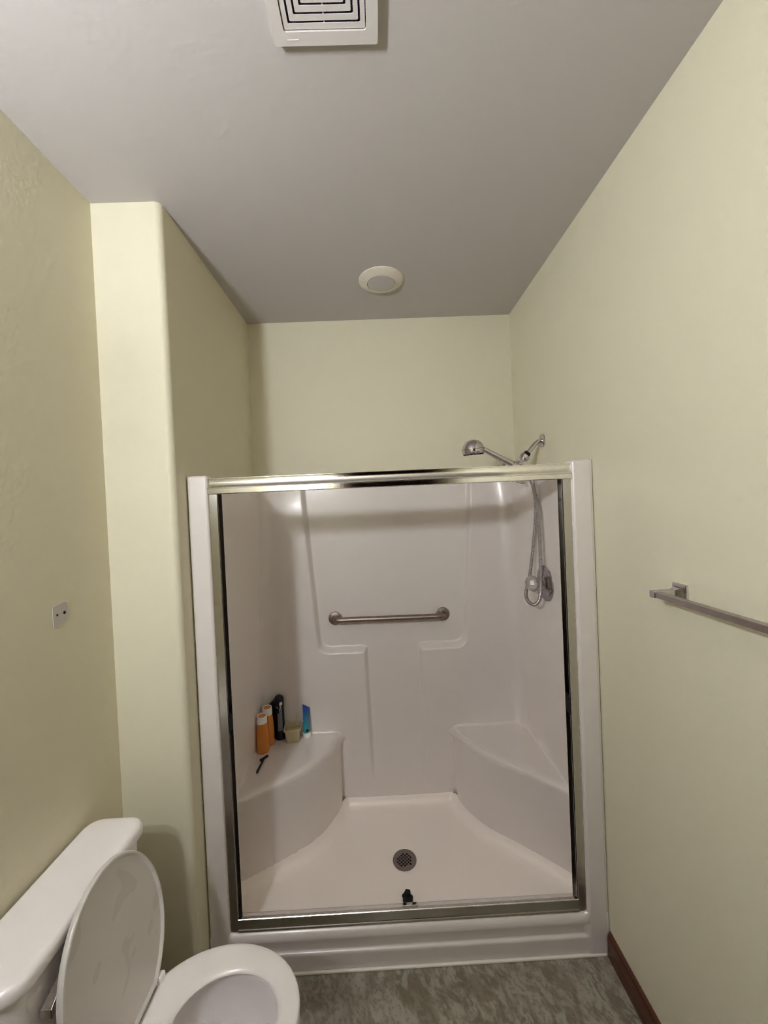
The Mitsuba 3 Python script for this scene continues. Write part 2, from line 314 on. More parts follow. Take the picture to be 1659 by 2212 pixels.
# corner seats
ZS = 0.482
seat_curves = [[(-0.7005, 1.686), (-0.66, 1.712), (-0.599, 1.750), (-0.489, 1.823), (-0.372, 1.920), (-0.308, 2.020), (-0.280, 2.090), (-0.264, 2.145), (-0.232, 2.178)],
               [(0.806, 1.625), (0.74, 1.690), (0.681, 1.748), (0.582, 1.838), (0.473, 1.940), (0.410, 2.040), (0.384, 2.100), (0.370, 2.145), (0.336, 2.178)]]
fronts = []
for k, pts_ in enumerate(seat_curves):
    F = spline(pts_, 90); fronts.append(F)
    xw = xl(ZS) - 0.001 if k == 0 else xr(ZS) + 0.004
    sgn = 1 if k == 0 else -1
    an = np.linspace(0, np.pi / 2, 12)
    e_ = ae(ZS, k)
    corner = np.c_[xw + sgn * (e_ - e_ * np.cos(an)), YT - RC + RC * np.sin(an) + 0.004]
    Wl = np.vstack([[(xw, F[0, 1])], corner, [(F[-1, 0], YT + 0.004)]])
    s = np.r_[0, np.cumsum(np.linalg.norm(np.diff(Wl, axis=0), axis=1))]
    sF = np.r_[0, np.cumsum(np.linalg.norm(np.diff(F, axis=0), axis=1))]
    Wd = np.stack([np.interp(sF / sF[-1] * s[-1], s, Wl[:, c]) for c in (0, 1)], 1)
    t = np.r_[np.linspace(0, 0.25, 22)[:-1] ** 1.0, np.linspace(0.25, 0.8, 14)[:-1], np.linspace(0.8, 1, 16)]
    G = F[None] * (1 - t[:, None, None]) + Wd[None] * t[:, None, None]
    fd = cKDTree(spline(pts_, 1500)).query(G.reshape(-1, 2))[0]
    wd = cKDTree(np.stack([np.interp(np.linspace(0, s[-1], 1500), s, Wl[:, c]) for c in (0, 1)], 1)).query(G.reshape(-1, 2))[0]
    R1, R2 = 0.032, 0.014
    d1, d2 = np.clip(R1 - fd, 0, R1), np.clip(R2 - wd + 0.004, 0, R2)
    z = ZS - (R1 - np.sqrt(R1 ** 2 - d1 ** 2)) + (R2 - np.sqrt(R2 ** 2 - d2 ** 2)) * smst(0.0, 0.06, fd)
    topv = np.c_[G.reshape(-1, 2), z].reshape(len(t), 90, 3)
    zf = np.linspace(0.03, ZS - R1, 12)
    # the face under the lip stands back a little where the seat meets the back wall
    inset = 0.032 * smst(0.90, 1.0, sF / sF[-1]) * sgn
    face = np.stack([np.c_[F[:, 0] - inset * smst(ZS - R1, 0.40, np.full(90, zv)), F[:, 1], np.full(90, zv)] for zv in zf])
    V = np.vstack([face, topv])
    bm = trimesh.Trimesh(V.reshape(-1, 3), grid_faces(len(V), 90), process=False)
    if k == 1: bm.invert()
    if (bm.face_normals[:, 2] * bm.area_faces).sum() < 0: bm.invert()
    obj('seat', bm, 'acrylic_shell', S, smooth=True)

# pan with a cove all round, sloping to the drain
DR = np.array([0.054, 1.822]); ZP = 0.052
fp = [(xl(0.05), 1.545)] + [tuple(p) for p in fronts[0]] + [(-0.235, YT), (0.34, YT)] + [tuple(p) for p in fronts[1][::-1]] + [(xr(0.05), 1.545)]
fpoly = shapely.Polygon(fp).buffer(0)
gx, gy = np.meshgrid(np.linspace(-0.74, 0.83, 230), np.linspace(1.535, 2.24, 120), indexing='ij')
gp = shapely.points(gx.ravel(), gy.ravel()); ds = shapely.distance(fpoly.boundary, gp) * np.where(shapely.contains(fpoly, gp), 1, -1)
rc = 0.055
dd = np.clip(rc - ds, 0, rc * 0.995)
gz = ZP + 0.02 * np.maximum(0, np.hypot(gx - DR[0], gy - DR[1]).ravel() - 0.06) + (rc - np.sqrt(rc ** 2 - dd ** 2))
pm = trimesh.Trimesh(np.c_[gx.ravel(), gy.ravel(), gz], grid_faces(230, 120), process=False)
pm.update_faces((ds[pm.faces] > -0.008).all(1)); pm.remove_unreferenced_vertices()
if pm.face_normals[:, 2].mean() < 0: pm.invert()
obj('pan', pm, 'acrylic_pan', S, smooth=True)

# drain: a disc pierced by a lattice of square holes
D = thing('shower_drain', 'round metal drain strainer with square holes in the shower pan', 'drain')
disc = shapely.Point(0, 0).buffer(0.0565, 32)
holes = []
for i in range(-4, 5):
    for j in range(-4, 5):
        u, v = i * 0.0122 + 0.004, j * 0.0122 + 0.001
        if math.hypot(u, v) < 0.036: holes.append(shapely.affinity.rotate(shapely.box(u - .0043, v - .0043, u + .0043, v + .0043), 41, origin=(0, 0)))
plate = disc.difference(shapely.union_all(holes))
m = extrude_z(plate, 0.0, 0.0035); m.apply_translation((DR[0], DR[1], ZP + 0.001)); obj('strainer', m, 'drain_metal', D, smooth=False)
m = lathe([(0.05, 0.0), (0.05, 0.0006), (0, 0.0006)], (DR[0], DR[1], ZP + 0.0003)); obj('drain_well', m, 'hole_dark', D, label='dark well under the strainer')

# black plastic guide that came off the track, lying in the pan
ZK = ZP + 0.0042
gpoly = [(-0.012, 0.022), (0.001, 0.041), (0.016, 0.036), (0.017, 0.017), (0.026, 0.010), (0.024, -0.003), (0.013, -0.022), (-0.007, -0.008), (-0.016, -0.002), (-0.011, 0.009), (-0.005, 0.010), (-0.018, 0.018)]
g = extrude_z(shapely.Polygon(gpoly).buffer(0.0012).buffer(0), 0, 0.011)
g2 = box(-0.004, 0.012, 0.006, 0.030, 0.010, 0.020)
g = cat(g, g2); g.apply_translation((0.050, 1.628, ZK)); kk = thing('door_guide', 'small black plastic door guide lying loose in the pan before the drain', 'plastic guide')
obj('guide_body', g, 'black_rubber', kk, smooth=False)
m = lathe([(0.003, 0), (0.003, 0.012), (0.0045, 0.012), (0.0045, 0.015), (0, 0.0155)], (0.064, 1.610, ZK + 0.004), (0.6, -0.6, 0.5), 12)
obj('screw', m, 'nickel', kk, label='small metal screw')

# ------------------------------------------------------------------ chrome frame of the missing sliding doors
Fk = thing('shower_door_frame', 'chrome shower door frame without panels around the stall opening', 'door frame')
hp = [(1.443, 1.886), (1.443, 1.8842), (1.4485, 1.8835), (1.4492, 1.879), (1.4492, 1.870), (1.4484, 1.865), (1.4462, 1.860), (1.4430, 1.8565), (1.4400, 1.8535), (1.4372, 1.8490), (1.4372, 1.8472), (1.4390, 1.8465), (1.4365, 1.8458), (1.4365, 1.8290), (1.4385, 1.8275), (1.442, 1.8275), (1.442, 1.842), (1.456, 1.842), (1.456, 1.832), (1.459, 1.832), (1.459, 1.842), (1.486, 1.842), (1.486, 1.829), (1.490, 1.829), (1.490, 1.886)]
HX0, HX1 = -0.630, 0.7375
obj('header_rail', extrude_x(hp, HX0, HX1), 'bright_track', Fk, smooth=25)
def side_channel(xo, xi):
    s = 1 if xi > xo else -1
    lo, hi = min, max
    def bx(a, b, y0, y1): return box(min(a, b), max(a, b), y0, y1, 0.176, 1.829)
    return cat(bx(xo, xi, 1.4465, 1.4485), bx(xo, xo + s * 0.002, 1.4485, 1.494), bx(xo, xi, 1.492, 1.494), bx(xo, xi - s * .006, 1.4685, 1.4705))
obj('side_channel', side_channel(-0.630, -0.599), 'track_metal', Fk, smooth=False)
obj('side_channel', side_channel(0.7365, 0.705), 'track_metal', Fk, smooth=False)
for x0, x1 in ((-0.611, -0.598), (0.704, 0.717)):
    bb = m3.Manifold.hull_points([(x, y, z) for x in (x0, x1) for y in (1.452, 1.491) for z in ((0.925, 0.972) if (x == x0) == (x0 > 0) else (0.905, 0.985))])
    obj('bumper', tm(bb), 'black_rubber', Fk, smooth=False, label='black rubber bumper inside the side channel')
for x, s in ((-0.6270, 1), (0.7335, -1)):
    obj('screw', lathe([(0.0032, 0), (0.0032, 0.002), (0.002, 0.003), (0, 0.003)], (x + 0.001 * s, 1.480, 1.752), (s, 0, 0), 10), 'hole_dark', Fk)
bp = [(1.4465, 0.1735), (1.4465, 0.2090), (1.4490, 0.2110), (1.4530, 0.2095), (1.4690, 0.2000), (1.4690, 0.1655), (1.443, 0.1655), (1.443, 0.1725)]
obj('bottom_track', extrude_x(bp, -0.599, 0.705), 'track_metal', Fk, smooth=20)
obj('bottom_track', box(-0.629, -0.599, 1.4465, 1.494, 0.1655, 0.176), 'track_metal', Fk, smooth=False)
obj('bottom_track', box(0.705, 0.7365, 1.4465, 1.494, 0.1655, 0.176), 'track_metal', Fk, smooth=False)
cg = cat(rbox(0.028, 0.086, 1.4690, 1.4820, 0.1655, 0.2045, 0.002, 8))
obj('guide_clip', cg, 'nickel', Fk, label='metal door guide clip in the bottom track')
for x in (0.030, 0.066):
    obj('guide_slot', rbox(x, x + 0.014, 1.4700, 1.4790, 0.190, 0.2062, 0.001, 6), 'black_rubber', Fk)

# ------------------------------------------------------------------ grab bar
G = thing('grab_bar', 'dark satin metal grab bar screwed to the back of the stall', 'grab bar')
ga, gb = np.array([-0.273, YBK, 1.122]), np.array([0.350, YBK, 1.118])
pts_ = np.array([(ga[0], YBK, ga[2]), (ga[0], YBK - 0.018, ga[2]), (ga[0] + 0.006, YBK - 0.037, ga[2]), (ga[0] + 0.03, YBK - 0.049, ga[2]), (ga[0] + 0.06, YBK - 0.050, ga[2]), (0.04, YBK - 0.050, 1.120),
                 (gb[0] - 0.06, YBK - 0.050, gb[2]), (gb[0] - 0.03, YBK - 0.049, gb[2]), (gb[0] - 0.006, YBK - 0.037, gb[2]), (gb[0], YBK - 0.018, gb[2]), (gb[0], YBK, gb[2])])
obj('bar', tube(spline(pts_, 120), 0.0165, 24), 'satin_steel', G)
for c in (ga, gb):
    fl = obj('flange', lathe([(0.0385, 0.0005), (0.0385, 0.003), (0.036, 0.006), (0.026, 0.0085), (0.017, 0.0095)], c, (0, -1, 0), 48), 'satin_steel', G)
    for a in (20, 140, 260):
        obj('screw', lathe([(0.0042, 0.005), (0.0042, 0.0085), (0.0025, 0.0105), (0, 0.0105)], c + 0.0295 * np.array([math.cos(math.radians(a)), 0, math.sin(math.radians(a))]), (0, -1, 0), 10), 'nickel', fl)

# ------------------------------------------------------------------ shower head on its arm, hose
A = thing('shower_outlet', 'bent chrome water pipe with hand shower bracket on the right wall', 'shower pipe')
obj('escutcheon', lathe([(0.0325, 0.0004), (0.0325, 0.003), (0.030, 0.006), (0.022, 0.0085), (0.0115, 0.0095)], (XR, 1.859, 2.040), (-1, 0, 0), 40), 'chrome', A)
ap = spline([(XR - 0.002, 1.859, 2.040), (0.790, 1.858, 2.034), (0.772, 1.857, 2.019), (0.753, 1.855, 1.999), (0.736, 1.853, 1.981)], 40)
obj('pipe', tube(ap, 0.0105, 18), 'chrome', A)
dv = np.array([-0.66, -0.06, -0.75]); dv /= np.linalg.norm(dv)
c0 = np.array([0.738, 1.853, 1.983])
obj('coupling', lathe([(0.0145, 0), (0.0160, 0.002), (0.0160, 0.010), (0.0125, 0.011), (0.0125, 0.013), (0.0150, 0.014), (0.0150, 0.018), (0.0125, 0.02)], c0, dv, 24), 'black_rubber', A, label='black threaded collar')
obj('nut', cat(lathe([(0.0205, 0), (0.0225, 0.002), (0.0225, 0.019), (0.0205, 0.021)], c0 + dv * 0.018, dv, 10), lathe([(0.013, 0), (0.013, 0.012)], c0 + dv * 0.036, dv, 20)), 'chrome', A, smooth=25)
bc = np.array([0.690, 1.846, 1.927])
hd = np.array([-0.172, -0.025, 0.092]); hd /= np.linalg.norm(hd)           # along the handle towards the head
br = cat(lathe([(0.013, -0.012), (0.019, -0.008), (0.021, 0.0), (0.019, 0.010), (0.013, 0.014)], bc, dv, 24), lathe([(0.0165, -0.022), (0.0185, -0.02), (0.0185, 0.02), (0.0165, 0.022)], np.array([0.668, 1.8235, 1.9165]), hd, 28))
obj('bracket', br, 'chrome', A)
obj('bracket_knob', cat(lathe([(0.006, 0), (0.017, 0.001), (0.0185, 0.006), (0.0185, 0.012), (0.012, 0.017), (0.008, 0.0185), (0.008, 0.021), (0, 0.021)], (0.640, 1.872, 1.925), (-0.75, -0.55, 0.25), 26), tube([(0.655, 1.868, 1.922), (0.69, 1.85, 1.925)], 0.009, 12)), 'nickel', A)
dk = lathe([(0.020, 0), (0.024, 0.004), (0.024, 0.03), (0.021, 0.045), (0.014, 0.052), (0, 0.054)], (0.684, 1.836, 1.905), (-0.22, -0.05, -1), 28)
tb = tube([(0.672, 1.832, 1.846), (0.690, 1.826, 1.838), (0.704, 1.822, 1.834)], [0.005, 0.005, 0.0045], 12)
rib_ = cat(*[lathe([(0.003, 0), (0.003, 0.008)], np.array([0.674, 1.834, 1.852]) + 0.0215 * np.array([math.cos(a), math.sin(a), 0.0]), (-0.22, -0.05, -1), 8) for a in np.arange(9) * 2 * np.pi / 9])
obj('diverter', cat(dk, tb, rib_), 'nickel', A, label='fluted diverter with a small lever under the header')
B = thing('hand_shower', 'chrome hand shower resting in its bracket above the header rail', 'hand shower')
he, hs0 = np.array([0.672, 1.824, 1.914]), np.array([0.500, 1.799, 2.006])
head_c = np.array([0.458, 1.797, 2.009])
hq = np.linspace(0, 1, 30)[:, None]; hpts = he + (hs0 - he) * hq
hpts = np.vstack([hpts, spline([hs0, hs0 + (hs0 - he) * 0.06 + np.array([0, 0, -0.002]), head_c + np.array([0.012, 0, 0.006])], 8)[1:]])
obj('handle', tube(hpts, np.interp(np.linspace(0, 1, len(hpts)), [0, 0.10, 0.11, 0.14, 0.5, 0.72, 0.85, 1], [0.0140, 0.0140, 0.0155, 0.0163, 0.0135, 0.0112, 0.0130, 0.018]), 22), 'chrome', B)
ax = np.array([0.06, 0.10, -1.0]); ax /= np.linalg.norm(ax)
obj('spray_head', lathe([(0.0, -0.038), (0.014, -0.037), (0.028, -0.0315), (0.039, -0.022), (0.0465, -0.010), (0.0505, 0.004)], head_c, ax, 44), 'chrome', B)
obj('spray_ring', lathe([(0.0490, 0.0045), (0.0512, 0.0055), (0.0515, 0.012), (0.0500, 0.024), (0.0475, 0.028), (0.043, 0.0265), (0, 0.0255)], head_c, ax, 44), 'chrome', B)
a_, b_, w_ = basis(ax)
for kq in range(16):
    a = kq / 16 * 2 * np.pi
    obj('nozzle', lathe([(0.0048, 0.022), (0.0048, 0.0305), (0.0034, 0.0325), (0, 0.0325)], head_c + 0.0425 * (math.cos(a) * a_ + math.sin(a) * b_), ax, 10), 'black_rubber', B)
for kq in range(7):
    a = (kq + 0.5) / 7 * 2 * np.pi
    obj('nozzle', lathe([(0.0042, 0.022), (0.0042, 0.0285), (0.0030, 0.0300), (0, 0.0300)], head_c + 0.023 * (math.cos(a) * a_ + math.sin(a) * b_), ax, 10), 'black_rubber', B)

hose_pts = [(0.700, 1.828, 1.899), (0.716, 1.812, 1.888), (0.722, 1.782, 1.868), (0.712, 1.748, 1.835), (0.714, 1.725, 1.763), (0.718, 1.715, 1.69), (0.721, 1.714, 1.607), (0.721, 1.714, 1.502), (0.719, 1.714, 1.398), (0.717, 1.720, 1.335), (0.717, 1.740, 1.292), (0.700, 1.765, 1.268),
            (0.682, 1.788, 1.287), (0.688, 1.812, 1.322), (0.706, 1.826, 1.362), (0.719, 1.828, 1.421), (0.728, 1.824, 1.487), (0.735, 1.803, 1.60), (0.739, 1.788, 1.71), (0.734, 1.783, 1.785), (0.722, 1.795, 1.850), (0.706, 1.818, 1.890)]
hs = spline(hose_pts, 1150)
L_ = np.r_[0, np.cumsum(np.linalg.norm(np.diff(hs, axis=0), axis=1))]
obj_h = thing('shower_hose', 'ribbed chrome hose hanging in a loop over the shower valve', 'hose')
obj('hose', tube(hs, 0.0078 + 0.0012 * np.sin(2 * np.pi * L_ / 0.0070), 14), 'hose_chrome', obj_h, smooth=True)
obj('ferrule', tube(hs[:26], 0.0098, 16), 'chrome', obj_h); obj('ferrule', tube(hs[-26:], 0.0098, 16), 'chrome', obj_h)

# ------------------------------------------------------------------ valve
V = thing('shower_valve', 'round chrome shower valve plate with clear knob on the stall side', 'shower valve')
vx, vy, vz = xr(1.367) - 0.0005, 1.765, 1.367
obj('escutcheon', lathe([(0.083, 0), (0.083, 0.003), (0.080, 0.006), (0.066, 0.0085), (0.058, 0.009), (0.056, 0.011), (0.034, 0.0135), (0.031, 0.016), (0.029, 0.026), (0.020, 0.028), (0.019, 0.034)], (vx, vy, vz), (-1, 0, 0), 64), 'valve_chrome', V, smooth=30)
obj('stem', lathe([(0.012, 0.025), (0.012, 0.040), (0.008, 0.0415), (0.008, 0.0425), (0, 0.0425)], (vx, vy, vz), (-1, 0, 0), 20), 'valve_chrome', V)
pr = [(0.0, 0.046), (0.019, 0.046), (0.030, 0.053), (0.0375, 0.066), (0.0375, 0.078), (0.029, 0.094), (0.020, 0.100), (0.0, 0.101)]
kn = lathe(pr, (vx + 0.012, vy, vz), (-1, 0, 0), sides=10)
obj('knob', kn, 'clear_acrylic', V, smooth=False, label='clear faceted acrylic knob')

# ------------------------------------------------------------------ things on the left seat
def oval_bottle(base, sx, sy, prof_, deg):
    ang = np.arange(40) / 40 * 2 * np.pi
    rings = [np.c_[base[0] + sx * s * np.cos(ang), base[1] + sy * s * np.sin(ang), np.full(40, base[2] + z)] for s, z in prof_]
    return rotz(loft(rings), deg, (base[0], base[1], 0))
ZB = ZS + 0.001
def orange_bottle(base, deg, label, h):
    k = thing('orange_bottle', label, 'bottle')
    b = (base[0], base[1], ZB)
    obj('body', oval_bottle(b, 0.031, 0.023, [(0.86, 0), (0.97, 0.003), (1.0, 0.01), (1.04, 0.06), (1.0, 0.11), (0.9, h - 0.055), (0.80, h - 0.040)], deg), 'orange_plastic', k)
    ang = np.arange(40) / 40 * 2 * np.pi
    def ring(s, z, tilt=0): return np.c_[b[0] + 0.031 * s * np.cos(ang), b[1] + 0.023 * s * np.sin(ang), b[2] + z + tilt * np.sin(ang)]
    cap = loft([ring(0.82, h - 0.041), ring(0.85, h - 0.038), ring(0.80, h - 0.004, 0.004), ring(0.77, h, 0.005), ring(0.70, h, 0.005), ring(0.68, h - 0.004, 0.004)], False, False)
    obj('cap_collar', rotz(cap, deg, (b[0], b[1], 0)), 'white_plastic', k, label='white cap collar')
    tp = loft([ring(0.70, h - 0.012, 0.004), ring(0.69, h - 0.004, 0.004), ring(0.3, h - 0.002, 0.002)], False, True)
    obj('cap_top', rotz(tp, deg, (b[0], b[1], 0)), 'orange_top', k)
    return k
orange_bottle((-0.662, 2.030), 20, 'orange bottle with white collar, front one of the pair on the left seat', 0.196)
orange_bottle((-0.652, 2.094), 15, 'orange bottle with white collar, standing behind the other orange bottle', 0.206)
k = thing('black_bottle', 'tall dark cylindrical bottle with grey label on the left seat', 'bottle')
bx, by = -0.602, 2.152
obj('body', lathe([(0.027, 0), (0.030, 0.003), (0.0305, 0.03), (0.0265, 0.06), (0.0255, 0.14), (0.0255, 0.178)], (bx, by, ZB)), 'navy_black', k)
obj('cap', lathe([(0.0262, 0.178), (0.0265, 0.182), (0.0265, 0.215), (0.024, 0.228), (0.017, 0.236), (0, 0.238)], (bx, by, ZB)), 'navy_black', k, label='rounded black cap')
def wrap(a0, a1, z0, z1, r0, r1, n=10):
    g = []
    for zz_ in np.linspace(z0, z1, 6):
        rr_ = np.interp(zz_, [0.03, 0.06, 0.14, 0.178, 0.182, 0.215], [0.0305, 0.0265, 0.0255, 0.0255, 0.0265, 0.0265])
        a = np.radians(np.linspace(a0, a1, n))
        g.append(np.stack([np.c_[bx + (rr_ + r0) * np.cos(a), by + (rr_ + r0) * np.sin(a), np.full(n, ZB + zz_)], np.c_[bx + (rr_ + r1) * np.cos(a), by + (rr_ + r1) * np.sin(a), np.full(n, ZB + zz_)]]))
    g = np.array(g)
    ring = np.concatenate([g[:, 0], g[:, 1][:, ::-1]], 1)
    return loft(ring)
obj('label_panel', wrap(-100, -42, 0.052, 0.150, 0.0, 0.0006), 'slate_label', k, label='grey label panel')
obj('label_mark', wrap(-72, -38, 0.193, 0.210, 0.0, 0.0006, 6), 'print_white', k, label='white square print on the cap')
def mark(a0, a1, z0, z1): return wrap(a0, a1, z0, z1, 0.0, 0.0006, 4)
lt = cat(mark(-72, -50, 0.187, 0.189), mark(-64, -57, 0.180, 0.187), mark(-72, -50, 0.176, 0.178), mark(-72, -67, 0.164, 0.176), mark(-55, -50, 0.164, 0.176), mark(-72, -50, 0.162, 0.164), mark(-72, -67, 0.153, 0.162), mark(-55, -50, 0.153, 0.162), mark(-72, -50, 0.151, 0.153))
obj('lettering', lt, 'print_white', k, smooth=False, label='pale upright print')
obj('lettering', cat(mark(-118, -110, 0.183, 0.188), mark(-104, -98, 0.177, 0.181), mark(-95, -90, 0.181, 0.184)), 'print_white', k, smooth=False)
k = thing('black_pouch_bottle', 'broad flat black bottle with sloping shoulder behind the orange bottles', 'bottle')
ol = shapely.Polygon([(-0.034, 0.0), (0.026, 0.0), (0.029, 0.004), (0.029, 0.207), (0.024, 0.211), (-0.029, 0.172), (-0.036, 0.160), (-0.036, 0.004)]).buffer(-0.004).buffer(0.004)
m = tm(m3.Manifold.batch_hull([m3.Manifold.sphere(0.004, 10).translate((x, y, z + 0.004)) for x, z in [(-0.032, 0.0), (0.025, 0.0), (0.025, 0.200), (0.018, 0.203), (-0.026, 0.166), (-0.032, 0.155)] for y in (-0.011, 0.011)]))
m.apply_translation((-0.652, 2.160, ZB)); rotz(m, 6, (-0.652, 2.160, 0)); obj('body', m, 'black_plastic', k)

k = thing('plastic_tub', 'square cloudy plastic tub of soap between black bottle and blue tube', 'container')
tx, ty = -0.526, 2.130
def tubring(w, z): return np.c_[rounded_rect(w, w * 0.92, 0.012) + (tx, ty), np.full(32, ZB + z)]
obj('body', rotz(loft([tubring(0.068, 0.0), tubring(0.072, 0.002), tubring(0.084, 0.066), tubring(0.085, 0.070)], True, False), 6, (tx, ty, 0)), 'tub_cloudy', k)
obj('rim', rotz(loft([tubring(0.085, 0.066), tubring(0.094, 0.066), tubring(0.095, 0.071), tubring(0.093, 0.075), tubring(0.086, 0.075), tubring(0.083, 0.070)], False, False), 6, (tx, ty, 0)), 'tub_cloudy', k)
obj('contents', rotz(loft([tubring(0.064, 0.003), tubring(0.073, 0.050)]), 6, (tx, ty, 0)), 'tub_contents', k, label='yellowish contents')

k = thing('blue_tube', 'blue squeeze tube standing on its white cap on the left seat', 'tube')
ux, uy = -0.452, 2.146
ang = np.arange(40) / 40 * 2 * np.pi
obj('cap', loft([np.c_[ux + s * .0215 * np.cos(ang), uy + s * .0175 * np.sin(ang), np.full(40, ZB + z)] for s, z in ((0.95, 0), (1, 0.002), (0.97, 0.026), (0.9, 0.028))]), 'white_plastic', k, label='white flip cap')
rings = []
for z, wx_, wy_, off in ((0.028, .0195, .0155, 0), (0.032, .0205, .0165, 0), (0.08, .0205, .012, 0), (0.12, .0200, .007, 0), (0.150, .0200, .0025, 0), (0.176, .0200, .0012, 0)):
    zt = ZB + z + (0 if z < 0.15 else 1) * (-0.016) * np.cos(ang) * (z - 0.12) / 0.056
    rings.append(np.c_[ux + off + wx_ * np.cos(ang), uy + wy_ * np.sin(ang), zt])
tbm = loft(rings); rotz(tbm, 38, (ux, uy, 0)); obj('body', tbm, 'tube_blue', k)
sw = tube(spline([(ux - 0.008, uy - 0.0125, ZB + 0.078), (ux - 0.002, uy - 0.0128, ZB + 0.092), (ux - 0.007, uy - 0.0100, ZB + 0.104), (ux + 0.000, uy - 0.0090, ZB + 0.116)], 16), 0.0012, 6)
rotz(sw, 38, (ux, uy, 0)); obj('lettering', sw, 'tube_print', k)
mk = rbox(ux - 0.013, ux + 0.002, uy - 0.0175, uy - 0.0145, ZB + 0.038, ZB + 0.050, 0.0008, 6)
rotz(mk, 38, (ux, uy, 0)); obj('label_mark', mk, 'black_plastic', k)

k = thing('razor', 'small dark disposable razor lying on the front of the left seat', 'razor')
ra, rb_ = np.array([-0.644, 1.862]), np.array([-0.640, 1.958])
zr = ZS + 0.0055
obj('handle', tube(spline([(*ra, zr), (-0.643, 1.90, zr + 0.001), (-0.640, 1.937, zr + 0.003), (-0.637, 1.960, zr + 0.008)], 24), np.interp(np.linspace(0, 1, 24), [0, 0.05, 0.6, 1], [0.004, 0.0055, 0.0052, 0.0038]), 12), 'black_plastic', k)
hm = rbox(-0.024, 0.024, -0.006, 0.006, -0.004, 0.004, 0.002, 8); hm.apply_transform(trimesh.transformations.rotation_matrix(math.radians(35), (1, 0, 0)))
hm.apply_translation((-0.640, 1.966, zr + 0.004)); rotz(hm, 52, (-0.640, 1.966, 0)); obj('blade_head', hm, 'black_plastic', k)

# ------------------------------------------------------------------ towel bar on the right wall
W = thing('towel_bar', 'square satin metal towel bar on the right wall', 'towel bar')
for yp in (1.028, 0.42):
    obj('wall_plate', rbox(XR - 0.008, XR - 0.0003, yp - 0.024, yp + 0.024, 1.460, 1.508, 0.0015, 8), 'chrome', W, smooth=20)
    sA = m3.Manifold.hull_points([(XR - 0.006, yp + a, 1.4835 + b) for a in (-.017, .017) for b in (-.017, .017)] + [(XR - 0.026, yp + a, 1.4835 + b) for a in (-.0095, .0095) for b in (-.0095, .0095)])
    obj('post', cat(tm(sA), rbox(XR - 0.082, XR - 0.020, yp - 0.0095, yp + 0.0095, 1.474, 1.493, 0.001, 8)), 'chrome', W, smooth=20)
obj('bar', rbox(XR - 0.0795, XR - 0.0625, 0.42, 1.020, 1.4755, 1.4915, 0.0012, 8), 'towel_metal', W, smooth=20)

# ------------------------------------------------------------------ ceiling fixtures
k = thing('ceiling_light', 'round unlit recessed light in the ceiling above the shower', 'ceiling light')
lc = (0.064, 1.858, ZC)
obj('trim_ring', lathe([(0.107, 0.0), (0.1065, 0.004), (0.100, 0.009), (0.071, 0.0200), (0.0675, 0.0200), (0.0665, 0.010)], lc, (0, 0, -1), 64), 'cream_plastic', k)
obj('lens', lathe([(0.0655, 0.010), (0.0655, 0.0185), (0.06, 0.0205), (0.0, 0.0225)], lc, (0, 0, -1), 64), 'lens_plastic', k, label='frosted grey lens')

k = thing('exhaust_vent', 'square white exhaust fan grille on the ceiling', 'vent')
vx0, vx1, vy0, vy1, vd = -0.190, 0.048, 0.667, 0.905, 0.016
vc = ((vx0 + vx1) / 2, (vy0 + vy1) / 2)
def sq(hw, r=0.004): return shapely.box(vc[0] - hw, vc[1] - hw, vc[0] + hw, vc[1] + hw).buffer(-r).buffer(r, 6)
frm = sq(0.119, 0.007).difference(sq(0.0925, 0.006))
m = extrude_z(frm, ZC - vd, ZC); obj('frame', m, 'vent_plastic', k, smooth=False)
obj('back_plate', extrude_z(sq(0.0925, 0.006), ZC - 0.0035, ZC - 0.0005), 'vent_dark', k, smooth=False, label='dark inside of the vent')
for hw in (0.0905, 0.0755, 0.0605, 0.0455, 0.0305):
    obj('louver', extrude_z(sq(hw, 0.003).difference(sq(hw - 0.0105, 0.003)), ZC - vd + 0.003, ZC - vd + 0.0048), 'vent_plastic', k, smooth=False)
obj('louver', extrude_z(sq(0.0155, 0.003), ZC - vd + 0.003, ZC - vd + 0.0048), 'vent_plastic', k, smooth=False)
obj('bridge', cat(box(vc[0] - 0.001, vc[0] + 0.001, vc[1] - 0.092, vc[1] + 0.092, ZC - vd + 0.0048, ZC - 0.003), box(vc[0] - 0.092, vc[0] + 0.092, vc[1] - 0.001, vc[1] + 0.001, ZC - vd + 0.0048, ZC - 0.003)), 'vent_plastic', k, smooth=False)
obj('tab_mark', rbox(vx0 + 0.032, vx0 + 0.058, vy1 - 0.0130, vy1 - 0.0112, ZC - vd - 0.0010, ZC - vd + 0.002, 0.0004, 6), 'vent_plastic', k)

